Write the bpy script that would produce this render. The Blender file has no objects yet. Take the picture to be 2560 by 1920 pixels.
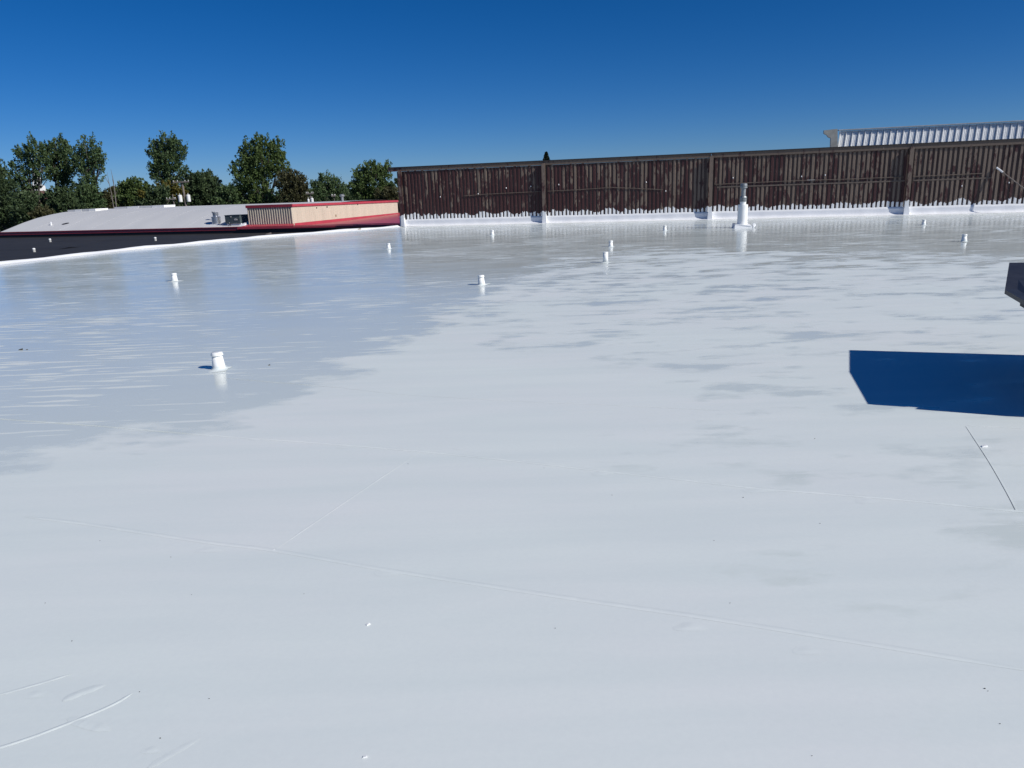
import bpy, math, random
import numpy as np
from mathutils import Vector

random.seed(7)
RNG = np.random.default_rng(11)
SC = bpy.context.scene
COL = SC.collection

# ------------------------------------------------------------------ camera
CAM_H = 2.6
FPX = 1849.0                       # focal length in pixels of a 2560 px wide frame
PITCH = math.atan(494 / FPX)
ROLL = math.radians(-2.12)
cam_d = bpy.data.cameras.new("camera")
cam = bpy.data.objects.new("camera", cam_d)
COL.objects.link(cam)
cam_d.sensor_width = 36.0
cam_d.lens = 36.0 * FPX / 2560.0
cam_d.clip_start = 0.1
cam_d.clip_end = 6000
cam.location = (0, 0, CAM_H)
_a = math.pi / 2 - PITCH
_Rx = np.array([[1, 0, 0], [0, math.cos(_a), -math.sin(_a)], [0, math.sin(_a), math.cos(_a)]])
_Rz = np.array([[math.cos(ROLL), -math.sin(ROLL), 0], [math.sin(ROLL), math.cos(ROLL), 0], [0, 0, 1]])
CAM_M = _Rx @ _Rz
from mathutils import Matrix
cam.rotation_euler = Matrix(CAM_M.tolist()).to_euler()
SC.camera = cam

# ------------------------------------------------------------------ sun, sky, exposure
SUN = Vector((1.2, -0.7, 1.0)).normalized()
SUN_EL = math.asin(SUN.z)
SUN_AZ = math.atan2(SUN.x, SUN.y)
world = bpy.data.worlds.new("World")
SC.world = world
world.use_nodes = True
wn = world.node_tree
sky = wn.nodes.new("ShaderNodeTexSky")
sky.sky_type = 'NISHITA'
sky.sun_disc = False
sky.sun_elevation = SUN_EL
sky.sun_rotation = SUN_AZ
sky.air_density = 0.7
sky.dust_density = 0.35
sky.ozone_density = 10.0
sky.altitude = 900
hs = wn.nodes.new("ShaderNodeHueSaturation")
hs.inputs['Saturation'].default_value = 1.22
hs.inputs['Hue'].default_value = 0.506
gm_ = wn.nodes.new("ShaderNodeGamma")
gm_.inputs['Gamma'].default_value = 0.9
wn.links.new(sky.outputs[0], gm_.inputs['Color'])
wn.links.new(gm_.outputs[0], hs.inputs['Color'])
wn.links.new(hs.outputs[0], wn.nodes['Background'].inputs[0])
wn.nodes['Background'].inputs[1].default_value = 0.086
sun_d = bpy.data.lights.new("sun", 'SUN')
sun_d.energy = 4.55
sun_d.angle = math.radians(0.5)
sun_d.color = (1.0, 0.965, 0.90)
sun = bpy.data.objects.new("sun", sun_d)
COL.objects.link(sun)
sun.rotation_euler = SUN.to_track_quat('Z', 'Y').to_euler()
sun.location = (30, -20, 40)
SC.view_settings.view_transform = 'Standard'
SC.view_settings.look = 'None'
SC.view_settings.exposure = 0.0
SC.view_settings.gamma = 1.0
SC.view_settings.use_curve_mapping = False
SC.render.engine = 'CYCLES'
SC.cycles.max_bounces = 6

# ------------------------------------------------------------------ survey helpers
def ray(px, py):
    return CAM_M @ np.array([(px - 1280) / FPX, (960 - py) / FPX, -1.0])

def onz(px, py, z=0.0):
    d = ray(px, py)
    t = (z - CAM_H) / d[2]
    return np.array([0, 0, CAM_H]) + t * d

def atY(px, py, Y):
    d = ray(px, py)
    return np.array([0, 0, CAM_H]) + (Y / d[1]) * d

class Frame:
    """a horizontal building grid: u along the facade, n into the distance"""
    def __init__(self, o, u):
        self.o = np.array(o, float)
        self.u = np.array(u, float) / np.linalg.norm(u)
        self.n = np.array([-self.u[1], self.u[0], 0.0])
    def p(self, a, s, z):
        q = self.o + self.u * a + self.n * s
        return (q[0], q[1], z)
    def hit(self, px, py, s=0.0):
        d = ray(px, py)
        c = np.array([0, 0, CAM_H])
        t = ((self.o + self.n * s - c) @ self.n) / (d @ self.n)
        P = c + t * d
        return float((P - self.o) @ self.u), float(P[2])

# ------------------------------------------------------------------ mesh helpers
class MB:
    def __init__(self):
        self.v, self.f, self.m = [], [], []
        self.mi = 0
    def add(self, verts, faces):
        b = len(self.v)
        self.v += [tuple(map(float, p)) for p in verts]
        self.f += [tuple(b + i for i in f) for f in faces]
        self.m += [self.mi] * len(faces)
        return self
    def hexa(self, p):
        """8 corners: bottom 0-3 ccw, top 4-7 ccw"""
        return self.add(p, [(3, 2, 1, 0), (4, 5, 6, 7), (0, 1, 5, 4), (1, 2, 6, 5), (2, 3, 7, 6), (3, 0, 4, 7)])
    def box(self, x0, x1, y0, y1, z0, z1):
        return self.hexa([(x0, y0, z0), (x1, y0, z0), (x1, y1, z0), (x0, y1, z0),
                          (x0, y0, z1), (x1, y0, z1), (x1, y1, z1), (x0, y1, z1)])
    def fbox(self, F, a0, a1, s0, s1, z0, z1):
        return self.hexa([F.p(a0, s0, z0), F.p(a1, s0, z0), F.p(a1, s1, z0), F.p(a0, s1, z0),
                          F.p(a0, s0, z1), F.p(a1, s0, z1), F.p(a1, s1, z1), F.p(a0, s1, z1)])
    def lathe(self, prof, c=(0, 0, 0), n=24, cap=True):
        b = []
        for r, z in prof:
            for k in range(n):
                t = 2 * math.pi * k / n
                b.append((c[0] + r * math.cos(t), c[1] + r * math.sin(t), c[2] + z))
        f = []
        for i in range(len(prof) - 1):
            for k in range(n):
                k2 = (k + 1) % n
                f.append((i * n + k, i * n + k2, (i + 1) * n + k2, (i + 1) * n + k))
        if cap:
            f.append(tuple(range(n - 1, -1, -1)))
            f.append(tuple((len(prof) - 1) * n + k for k in range(n)))
        return self.add(b, f)
    def tube(self, pts, rad, n=6):
        pts = [Vector(p) for p in pts]
        if not hasattr(rad, '__len__'):
            rad = [rad] * len(pts)
        vs, fs = [], []
        for i, p in enumerate(pts):
            d = (pts[min(i + 1, len(pts) - 1)] - pts[max(i - 1, 0)]).normalized()
            up = Vector((0, 0, 1)) if abs(d.z) < .95 else Vector((1, 0, 0))
            x = d.cross(up).normalized()
            y = x.cross(d).normalized()
            for k in range(n):
                t = 2 * math.pi * k / n
                vs.append(p + (x * math.cos(t) + y * math.sin(t)) * rad[i])
        for i in range(len(pts) - 1):
            for k in range(n):
                k2 = (k + 1) % n
                fs.append((i * n + k, (i + 1) * n + k, (i + 1) * n + k2, i * n + k2))
        fs.append(tuple(range(n)))
        fs.append(tuple((len(pts) - 1) * n + k for k in range(n - 1, -1, -1)))
        return self.add(vs, fs)
    def prism(self, outline, d):
        """outline: list of 3-D points in one plane; d: offset vector"""
        n = len(outline)
        o2 = [tuple(np.array(p) + np.array(d)) for p in outline]
        f = [tuple(range(n)), tuple(range(2 * n - 1, n - 1, -1))]
        f += [(i, n + i, n + (i + 1) % n, (i + 1) % n) for i in range(n)]
        return self.add(list(outline) + o2, f)
    def build(self, name, mat, parent=None, smooth=False, loc=None):
        me = bpy.data.meshes.new(name)
        off = np.zeros(3)
        if parent is not None:
            off = parent_world(parent)
        if loc is not None:
            off = np.array(loc, float)
        me.from_pydata([(p[0] - off[0], p[1] - off[1], p[2] - off[2]) for p in self.v], [], self.f)
        for mm in (mat if isinstance(mat, (list, tuple)) else [mat]):
            me.materials.append(mm)
        me.polygons.foreach_set('material_index', self.m)
        if smooth:
            me.polygons.foreach_set('use_smooth', [True] * len(me.polygons))
        me.update()
        if me.materials[0] and me.materials[0].name == 'white_coating':
            at_ = me.attributes.new('wet', 'FLOAT', 'POINT')
            at_.data.foreach_set('value', wet_value(np.array([p[:2] for p in self.v])).astype(np.float32))
        import bmesh
        bm = bmesh.new(); bm.from_mesh(me)
        bmesh.ops.recalc_face_normals(bm, faces=bm.faces)
        bm.to_mesh(me); bm.free()
        o = bpy.data.objects.new(name, me)
        COL.objects.link(o)
        if parent is not None:
            o.parent = parent
        if loc is not None:
            o.location = loc if parent is None else tuple(np.array(loc) - parent_world(parent))
        return o

def parent_world(o):
    p = np.zeros(3)
    while o is not None:
        p += np.array(o.location)
        o = o.parent
    return p

def tag(o, label=None, cat=None, group=None, kind=None):
    if label: o['label'] = label
    if cat: o['category'] = cat
    if group: o['group'] = group
    if kind: o['kind'] = kind
    return o

def thing(name, loc, label, cat, group=None):
    o = bpy.data.objects.new(name, None)
    COL.objects.link(o)
    o.location = tuple(map(float, loc))
    o.empty_display_size = .3
    return tag(o, label, cat, group)

def copy_tree(o, parent=None):
    c = o.copy(); COL.objects.link(c)
    c.parent = parent
    for ch in list(o.children):
        copy_tree(ch, c)
    return c

# ------------------------------------------------------------------ materials
def newmat(name):
    m = bpy.data.materials.new(name)
    m.use_nodes = True
    nt = m.node_tree
    return m, nt, nt.nodes['Principled BSDF']

def N(nt, t, **kw):
    n = nt.nodes.new(t)
    for k, v in kw.items():
        if hasattr(n, k): setattr(n, k, v)
    return n

def pos(nt, scale=(1, 1, 1), rotz=0.0):
    g = N(nt, 'ShaderNodeNewGeometry')
    mp = N(nt, 'ShaderNodeMapping')
    mp.inputs['Scale'].default_value = scale
    mp.inputs['Rotation'].default_value = (0, 0, rotz)
    nt.links.new(g.outputs['Position'], mp.inputs['Vector'])
    return mp.outputs[0]

def noise(nt, vec, scale, detail=4, rough=.55):
    n = N(nt, 'ShaderNodeTexNoise')
    n.inputs['Scale'].default_value = scale
    n.inputs['Detail'].default_value = detail
    n.inputs['Roughness'].default_value = rough
    nt.links.new(vec, n.inputs['Vector'])
    return n.outputs['Fac']

def ramp(nt, fac, stops):
    r = N(nt, 'ShaderNodeValToRGB')
    e = r.color_ramp.elements
    while len(e) < len(stops): e.new(.5)
    for i, (p, c) in enumerate(stops):
        e[i].position = p
        e[i].color = (c, c, c, 1) if not hasattr(c, '__len__') else (*c, 1)
    nt.links.new(fac, r.inputs[0])
    return r.outputs[0]

def mixc(nt, fac, a, b):
    m = N(nt, 'ShaderNodeMix'); m.data_type = 'RGBA'
    for s, v in ((6, a), (7, b)):
        if hasattr(v, 'is_linked') or hasattr(v, 'links'):
            nt.links.new(v, m.inputs[s])
        else:
            m.inputs[s].default_value = (*v, 1)
    if hasattr(fac, 'links'): nt.links.new(fac, m.inputs[0])
    else: m.inputs[0].default_value = fac
    return m.outputs[2]

def math_(nt, op, a, b=None, c=None):
    m = N(nt, 'ShaderNodeMath'); m.operation = op
    for i, v in enumerate((a, b, c)):
        if v is None: continue
        if hasattr(v, 'links'): nt.links.new(v, m.inputs[i])
        else: m.inputs[i].default_value = v
    return m.outputs[0]

def bump(nt, bs, h, strength=.3, dist=.01):
    b = N(nt, 'ShaderNodeBump')
    b.inputs['Strength'].default_value = strength
    b.inputs['Distance'].default_value = dist
    nt.links.new(h, b.inputs['Height'])
    nt.links.new(b.outputs[0], bs.inputs['Normal'])

def simple(name, c, rough=.6, metal=0.0, var=.25, scale=3.0, c2=None, bmp=0.0, stretch=(1, 1, 1)):
    m, nt, bs = newmat(name)
    v = pos(nt, stretch)
    nz = noise(nt, v, scale, 5)
    c2 = c2 or tuple(x * (1 - var) for x in c)
    col = mixc(nt, ramp(nt, nz, [(.35, 0.0), (.7, 1.0)]), c, c2)
    nt.links.new(col, bs.inputs['Base Color'])
    bs.inputs['Roughness'].default_value = rough
    bs.inputs['Metallic'].default_value = metal
    if bmp: bump(nt, bs, noise(nt, v, scale * 6, 4), .4, bmp)
    return m

M = {}
M['vent_white'] = simple('vent_white', (.86, .87, .86), .35, var=.05)
M['flash_white'] = simple('flash_white', (.83, .84, .86), .4, var=.07, scale=1.2, bmp=.01)
M['black_roof'] = simple('black_roof', (.024, .0225, .0215), .72, var=.45, scale=.35, stretch=(1, 2.5, 1), bmp=.004)
M['asphalt'] = simple('asphalt', (.06, .06, .06), .9)
M['ground'] = simple('ground', (.05, .07, .03), .95, c2=(.09, .085, .06), scale=.08)
M['barrel'] = simple('barrel', (.60, .60, .60), .6, c2=(.55, .555, .56), scale=.5, stretch=(1, .3, 1))
M['red'] = simple('red', (.48, .06, .085), .38, var=.2, scale=1.0)
M['red_dull'] = simple('red_dull', (.36, .04, .06), .45, var=.2, scale=1.0)
M['cream'] = simple('cream', (.60, .54, .43), .5, var=.12, scale=1.5, stretch=(1, 1, .15))
M['block'] = simple('block', (.28, .27, .25), .8)
M['galv'] = simple('galv', (.55, .56, .58), .32, metal=.85, var=.2, scale=5)
M['galv_dull'] = simple('galv_dull', (.33, .35, .36), .5, metal=.5, var=.25, scale=12)
M['hvac'] = simple('hvac', (.075, .10, .105), .5, var=.2)
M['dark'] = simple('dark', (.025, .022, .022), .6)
M['plate'] = simple('plate', (.5, .5, .48), .5)
M['wood_grey'] = simple('wood_grey', (.20, .17, .155), .85, var=.4, scale=4, stretch=(1, 1, .2))
M['glass_white'] = simple('glass_white', (.80, .80, .79), .4, var=.05)
M['panel_white'] = simple('panel_white', (.84, .85, .85), .35, metal=.0, var=.08, scale=2)
M['cornice'] = simple('cornice', (.46, .46, .42), .8, var=.25, scale=3)
M['trim_light'] = simple('trim_light', (.55, .56, .57), .5, var=.2, scale=3)
M['steeple'] = simple('steeple', (.82, .82, .80), .6, var=.06)
M['brick'] = simple('brick', (.16, .085, .07), .85, var=.3, scale=6)
M['bark'] = simple('bark', (.11, .095, .08), .9, var=.4, scale=4)
M['bark_pale'] = simple('bark_pale', (.20, .185, .165), .9, var=.4, scale=4)
M['tar'] = simple('tar', (.030, .031, .038), .5, c2=(.016, .016, .021), scale=5, bmp=.006)
M['tan'] = simple('tan', (.38, .30, .21), .8)
M['speck'] = simple('speck', (.03, .025, .02), .8)

def rust_mat(name, white=True, bias=0.0, pale=1.0):
    """flaking maroon paint over weathered brown metal; roof coating brushed over the foot"""
    m, nt, bs = newmat(name)
    v = pos(nt, (1, 1, .38))
    oi = N(nt, 'ShaderNodeObjectInfo')
    g = N(nt, 'ShaderNodeNewGeometry')
    sx = N(nt, 'ShaderNodeSeparateXYZ'); nt.links.new(g.outputs['Position'], sx.inputs[0])
    n1 = noise(nt, v, 2.6, 7, .68)
    along = math_(nt, 'MULTIPLY_ADD', sx.outputs[0], .0044, -.078 + bias)       # more bare metal to the right
    hi = math_(nt, 'MULTIPLY_ADD', sx.outputs[2], .028, -.05)                   # paint lost from the top first
    rnd = math_(nt, 'MULTIPLY_ADD', oi.outputs['Random'], .17, -.085)
    t = math_(nt, 'ADD', math_(nt, 'ADD', n1, along), math_(nt, 'ADD', hi, rnd))
    bare = ramp(nt, t, [(.485, 0.0), (.535, 1.0)])
    fine = noise(nt, v, 9, 5)
    mar = mixc(nt, fine, (.028, .007, .009), (.070, .021, .020))
    tau = mixc(nt, fine, tuple(c * pale for c in (.105, .080, .064)), tuple(c * pale for c in (.205, .150, .118)))
    col = mixc(nt, bare, mar, tau)
    chips = ramp(nt, noise(nt, v, 5.0, 3), [(.70, 0.0), (.74, 1.0)])
    col = mixc(nt, math_(nt, 'MULTIPLY', chips, .45), col, (.34, .25, .20))
    rough = .62
    if white:
        nb = noise(nt, pos(nt, (1, 1, .02)), 1.1, 5, .7)
        thr = math_(nt, 'MULTIPLY_ADD', nb, 1.35, .08)
        thr = math_(nt, 'ADD', thr, math_(nt, 'MULTIPLY', oi.outputs['Random'], .06))
        wm = math_(nt, 'LESS_THAN', sx.outputs[2], thr)
        col = mixc(nt, wm, col, (.80, .81, .82))
    nt.links.new(col, bs.inputs['Base Color'])
    bs.inputs['Roughness'].default_value = rough
    bump(nt, bs, fine, .3, .006)
    return m

M['slat'] = rust_mat('slat_paint')
M['post'] = rust_mat('post_paint', True, .08, 1.0)
M['beam'] = rust_mat('beam_paint', False, .07, .75)
M['backing'] = simple('backing', (.045, .022, .022), .7, c2=(.075, .055, .048), scale=1.2, stretch=(1, 1, .4))
M['rail'] = simple('rail', (.15, .115, .095), .7, var=.4, scale=6)

def leaf_mat(name, c, c2):
    m, nt, bs = newmat(name)
    at = N(nt, 'ShaderNodeAttribute'); at.attribute_name = 'shade'
    col = mixc(nt, at.outputs['Fac'], c, c2)
    nt.links.new(col, bs.inputs['Base Color'])
    bs.inputs['Roughness'].default_value = .55
    bs.inputs['Specular IOR Level'].default_value = .25
    tr = N(nt, 'ShaderNodeBsdfTranslucent')
    nt.links.new(col, tr.inputs['Color'])
    ms = N(nt, 'ShaderNodeMixShader'); ms.inputs[0].default_value = .32
    nt.links.new(bs.outputs[0], ms.inputs[1]); nt.links.new(tr.outputs[0], ms.inputs[2])
    nt.links.new(ms.outputs[0], nt.nodes['Material Output'].inputs[0])
    return m

M['leaf_maple'] = leaf_mat('leaf_maple', (.046, .090, .040), (.125, .180, .074))
M['leaf_green'] = leaf_mat('leaf_green', (.050, .095, .032), (.140, .190, .060))
M['leaf_dark'] = leaf_mat('leaf_dark', (.036, .064, .034), (.10, .145, .062))
M['leaf_olive'] = leaf_mat('leaf_olive', (.040, .050, .022), (.105, .098, .045))
M['leaf_rust'] = leaf_mat('leaf_rust', (.055, .045, .024), (.105, .085, .045))
M['leaf_yellow'] = leaf_mat('leaf_yellow', (.075, .078, .020), (.18, .155, .035))
M['leaf_spruce'] = leaf_mat('leaf_spruce', (.015, .028, .020), (.035, .055, .035))

# ------------------------------------------------------------------ white coated roof
OUT = [(-37.5, -8), (-31.0, 10.0), (-26.6, 23.9), (-23.02, 34.08), (-20.56, 40.91), (-15.91, 47.99), (-11.50, 52.32), (-9.66, 53.62), tuple(onz(992, 563.5, .13)[:2])]
OUT[-1] = (float(OUT[-1][0]), float(OUT[-1][1]))
OX = np.array([p[0] for p in OUT]); OY = np.array([p[1] for p in OUT])
def xl(y): return np.interp(y, OY, OX)

WETB = [(-500, 1180), (-60, 1175), (120, 1140), (260, 1085), (400, 1082), (520, 1075), (640, 1020), (800, 955), (1000, 850), (1160, 775),
        (1290, 700), (1420, 662), (1560, 640), (1700, 632), (2000, 636), (2300, 645), (2700, 655), (3400, 660)]
WB = np.array([onz(*p)[:2] for p in WETB])

W_FAR0 = onz(1005, 566)[:2]
def wet_value(P):
    """signed distance to the edge of the still wet coating, scaled by how ragged the edge is there"""
    d = np.full(len(P), 1e9)
    for a, b in zip(WB[:-1], WB[1:]):
        ab = b - a
        t = np.clip(((P - a) @ ab) / (ab @ ab), 0, 1)
        d = np.minimum(d, np.linalg.norm(P - (a + t[:, None] * ab), axis=1))
    poly = np.vstack([WB, [[90, 70], [-90, 70], [-90, WB[0][1]]]])
    ins = np.zeros(len(P), bool)
    j = len(poly) - 1
    for i in range(len(poly)):
        xi, yi = poly[i]; xj, yj = poly[j]
        c = ((yi > P[:, 1]) != (yj > P[:, 1])) & (P[:, 0] < (xj - xi) * (P[:, 1] - yi) / (yj - yi + 1e-12) + xi)
        ins ^= c
        j = i
    right = np.clip((P[:, 0] + 1.0) / 6.0, 0, 1)
    w = np.where(ins, 1.1, .8) * (1 - right) + right * np.where(ins, 5.0, 20.0)
    val = np.where(ins, d, -d) / w
    dw = (W_FAR0[1] + (P[:, 0] - W_FAR0[0]) * -.283) - P[:, 1]        # distance to the foot of the far wall
    val = np.clip(val, -2.5, 1.2) - np.clip(1 - (dw - 4) / 9, 0, 1) * 1.0
    return np.clip(val, -2.5, 1.5)

def roof_material():
    m, nt, bs = newmat('white_coating')
    at = N(nt, 'ShaderNodeAttribute'); at.attribute_name = 'wet'
    big = noise(nt, pos(nt, (.6, 1.0, 1), math.radians(20)), .55, 7, .62)
    roller = noise(nt, pos(nt, (.5, 1.15, 1), math.radians(14)), 1.3, 5, .6)
    fines = noise(nt, pos(nt, (.8, 1.9, 1), math.radians(8)), 1.5, 5, .62)
    k = math_(nt, 'ADD', math_(nt, 'MULTIPLY_ADD', big, 2.6, -1.3), math_(nt, 'MULTIPLY_ADD', roller, 3.0, -1.5))
    k = math_(nt, 'ADD', k, math_(nt, 'MULTIPLY_ADD', fines, 2.0, -1.0))
    tot = math_(nt, 'ADD', at.outputs['Fac'], k)
    wet = ramp(nt, math_(nt, 'MULTIPLY_ADD', tot, .5, .5), [(.33, 0.0), (.62, 1.0)])
    # dry dashes left by the roller inside the wet field, in patches
    dash = noise(nt, pos(nt, (.42, 4.2, 1), math.radians(7)), 1.9, 3, .5)
    patch = noise(nt, pos(nt, (.8, 1, 1)), .22, 3)
    dm = ramp(nt, math_(nt, 'MULTIPLY_ADD', patch, .55, math_(nt, 'SUBTRACT', dash, .275)), [(.60, 0.0), (.645, .85)])
    wet = math_(nt, 'MULTIPLY', wet, math_(nt, 'SUBTRACT', 1.0, dm))
    mott = noise(nt, pos(nt, (.5, 1, 1)), .35, 5)
    strk = noise(nt, pos(nt, (.22, 2.0, 1), math.radians(17)), 1.3, 7)
    dry = mixc(nt, mott, (.668, .730, .722), (.712, .758, .745))
    hue = ramp(nt, noise(nt, pos(nt, (.7, 1, 1), .2), .45, 4), [(.38, 0.0), (.62, 1.0)])
    dry = mixc(nt, math_(nt, 'MULTIPLY', hue, .55), dry, (.708, .722, .733))
    dry = mixc(nt, ramp(nt, strk, [(.38, 0.0), (.64, .6)]), dry, (.63, .69, .69))
    grain = noise(nt, pos(nt), 28, 6, .7)
    dry = mixc(nt, ramp(nt, grain, [(.35, .0), (.65, .10)]), dry, (.5, .55, .58))
    scuff = ramp(nt, noise(nt, pos(nt, (.5, 1, 1), .3), .8, 8, .7), [(.52, 0.0), (.72, .28)])
    dry = mixc(nt, scuff, dry, (.60, .665, .675))
    wetc = mixc(nt, mott, (.60, .66, .64), (.65, .70, .675))
    nt.links.new(mixc(nt, wet, dry, wetc), bs.inputs['Base Color'])
    wr = ramp(nt, noise(nt, pos(nt, (.3, 1.2, 1), math.radians(8)), .9, 6), [(.3, .10), (.7, .21)])
    rg = mixc(nt, wet, (.58, .58, .58), wr)
    nt.links.new(rg, bs.inputs['Roughness'])
    bs.inputs['IOR'].default_value = 1.45
    h = math_(nt, 'ADD', math_(nt, 'MULTIPLY', noise(nt, pos(nt, (.5, 1, 1)), 1.3, 2), .8),
              math_(nt, 'MULTIPLY', noise(nt, pos(nt), 11, 3), .26))
    bump(nt, bs, h, .35, .006)
    return m
M['coating'] = roof_material()

ROWS = np.concatenate([np.arange(-8, 20, .35), np.arange(20, OUT[-1][1], .6)])
ROWS[-1] = OUT[-1][1]
NC = 150
vs, fs = [], []
for y in ROWS:
    x0 = xl(y) + .02
    vs.append(np.stack([np.linspace(x0, 62, NC), np.full(NC, y), np.zeros(NC)], 1))
vs = np.concatenate(vs)
for i in range(len(ROWS) - 1):
    for j in range(NC - 1):
        a = i * NC + j
        fs.append((a, a + 1, a + NC + 1, a + NC))
me = bpy.data.meshes.new('white_roof')
me.from_pydata(vs.tolist(), [], fs)
me.materials.append(M['coating'])
att = me.attributes.new('wet', 'FLOAT', 'POINT')
att.data.foreach_set('value', wet_value(vs[:, :2]).astype(np.float32))
roof = bpy.data.objects.new('white_roof', me)
COL.objects.link(roof)
tag(roof, kind='structure')

# building walls below the roof (seen only from other positions)
mb = MB()
ring = list(OUT) + [(62, OUT[-1][1]), (62, -8)]
for (a, b) in zip(ring, ring[1:] + ring[:1]):
    mb.add([(a[0], a[1], -6), (b[0], b[1], -6), (b[0], b[1], -.004), (a[0], a[1], -.004)], [(0, 1, 2, 3)])
mb.build('outer_wall', M['block'], roof)

# raised cant along the left edge
mb = MB()
ys = np.concatenate([np.arange(-8, 52.5, .7), np.arange(52.5, OUT[-1][1] + .01, .5)])
prof = []
for i, y in enumerate(ys):
    j = .018 * math.sin(y * 1.7) + random.uniform(-.012, .012)
    k = random.uniform(-.05, .05)
    x = float(xl(y))
    fade = 1.0
    prof.append([(x - .06, y, -.6), (x - .06, y, (.115 + j) * fade), (x + .05, y, (.13 + j) * fade), (x + .15 + k * .5, y, (.07 + j * .5) * fade),
                 (x + .24 + k, y, .02 * fade), (x + .36 + k, y, .002)])
np_ = len(prof[0])
vv = [p for r in prof for p in r]
ff = [(i * np_ + j, i * np_ + j + 1, (i + 1) * np_ + j + 1, (i + 1) * np_ + j) for i in range(len(ys) - 1) for j in range(np_ - 1)]
mb.add(vv, ff)
mb.build('edge_cant', M['flash_white'], roof, smooth=True)

# lap seams of the membrane under the coating
def resample(pts, step=.12):
    pts = [np.array(p[:2]) for p in pts]
    out = []
    for a, b in zip(pts[:-1], pts[1:]):
        n = max(2, int(np.linalg.norm(b - a) / step))
        for k in range(n):
            out.append(a + (b - a) * k / n)
    out.append(pts[-1])
    return out

def smooth_line(pts, n=12):
    pts = [np.array(p, float) for p in pts]
    P = [pts[0]] + pts + [pts[-1]]
    out = []
    for i in range(1, len(P) - 2):
        for k in range(n):
            t = k / n
            out.append(.5 * ((2 * P[i]) + (-P[i - 1] + P[i + 1]) * t + (2 * P[i - 1] - 5 * P[i] + 4 * P[i + 1] - P[i + 2]) * t * t
                             + (-P[i - 1] + 3 * P[i] - 3 * P[i + 1] + P[i + 2]) * t ** 3))
    out.append(P[-2])
    return out

def seam(pix, h=.005, w=.035, lap=.0, taper=True, mat='coating', name='lap_seam', wob=.25):
    sm = smooth_line([onz(*p)[:2] for p in pix])
    tot_ = sum(np.linalg.norm(b_ - a_) for a_, b_ in zip(sm[:-1], sm[1:]))
    line = resample(sm, min(.12, tot_ / 40))
    vs_, fs_ = [], []
    L = len(line)
    for i, c in enumerate(line):
        d = line[min(i + 1, L - 1)] - line[max(i - 1, 0)]
        d = d / (np.linalg.norm(d) + 1e-9)
        nn = np.array([-d[1], d[0]])
        e = min(1, i / 12, (L - 1 - i) / 12) if taper else 1
        hh = (h * (1 + wob * math.sin(i * .37) + wob * random.uniform(-.6, .6))) * max(e, .05)
        for off, z in ((-w, .0008), (-w * .25, hh + .0008), (w * .25 + lap, hh * .8 + .0008), (w * 1.1 + lap * 1.6, .0008)):
            q = c + nn * off * (.25 + .75 * e)
            vs_.append((q[0], q[1], z))
    for i in range(L - 1):
        for j in range(3):
            fs_.append((i * 4 + j, i * 4 + j + 1, (i + 1) * 4 + j + 1, (i + 1) * 4 + j))
    b = MB(); b.add(vs_, fs_)
    return b.build(name, M[mat], roof, smooth=True)

SEAM1 = [(-60, 1041), (0, 1047), (260, 1066), (521, 1088), (800, 1108), (1042, 1128), (1280, 1152), (1481, 1175), (1700, 1199), (1898, 1221), (2187, 1244), (2400, 1264), (2640, 1288)]
SEAM2 = [(60, 1292), (200, 1309), (347, 1331), (520, 1357), (683, 1377), (960, 1425), (1261, 1472), (1500, 1508), (1759, 1545), (2100, 1600), (2640, 1688)]
seam(SEAM1, .0070, .020)
seam(SEAM2, .0048, .016, lap=.010, wob=.2)
seam([(1053, 1128), (930, 1210), (800, 1298), (683, 1377)], .0011, .007)
seam([(2417, 1064), (2480, 1067), (2640, 1076)], .004, .01)
seam([(560, 945), (690, 956), (840, 968), (1000, 985), (1300, 1003), (1560, 1014), (1800, 1026)], .0035, .016)
seam([(-40, 1880), (60, 1850), (185, 1803), (280, 1763), (331, 1733)], .0034, .012, wob=.15)
seam([(156, 1752), (200, 1733), (263, 1712)], .003, .03, wob=.1)
seam([(-20, 1742), (90, 1712), (182, 1684)], .002, .012)
seam([(170, 1795), (215, 1810), (275, 1826)], .0022, .03)
seam([(370, 1920), (420, 1890), (500, 1845)], .0008, .02)
# a dark open lap: a thin gap between two membrane sheets
b = MB()
gl = resample(smooth_line([onz(*p)[:2] for p in [(2415, 1066), (2470, 1150), (2514, 1226), (2540, 1276)]]))
vs_, fs_ = [], []
for i, c in enumerate(gl):
    d = gl[min(i + 1, len(gl) - 1)] - gl[max(i - 1, 0)]
    d /= np.linalg.norm(d); nn = np.array([-d[1], d[0]])
    for off, z in ((-.004, .001), (-.001, .0018), (.012, .0012)):
        q = c + nn * off; vs_.append((q[0], q[1], z))
for i in range(len(gl) - 1):
    for j in range(2):
        fs_.append((i * 3 + j, i * 3 + j + 1, (i + 1) * 3 + j + 1, (i + 1) * 3 + j))
b.add(vs_, fs_)
b.build('lap_seam', [M['coating']], roof)
b = MB()
vs_ = []
for i, c in enumerate(gl):
    d = gl[min(i + 1, len(gl) - 1)] - gl[max(i - 1, 0)]
    d /= np.linalg.norm(d); nn = np.array([-d[1], d[0]])
    ww = .0024 * min(1, .3 + i / 12)
    for off in (-.0045 - ww, -.0045):
        q = c + nn * off; vs_.append((q[0], q[1], .0014))
b.add(vs_, [(i * 2, i * 2 + 1, i * 2 + 3, i * 2 + 2) for i in range(len(gl) - 1)])
b.build('open_joint', M['speck'], roof)

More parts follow.
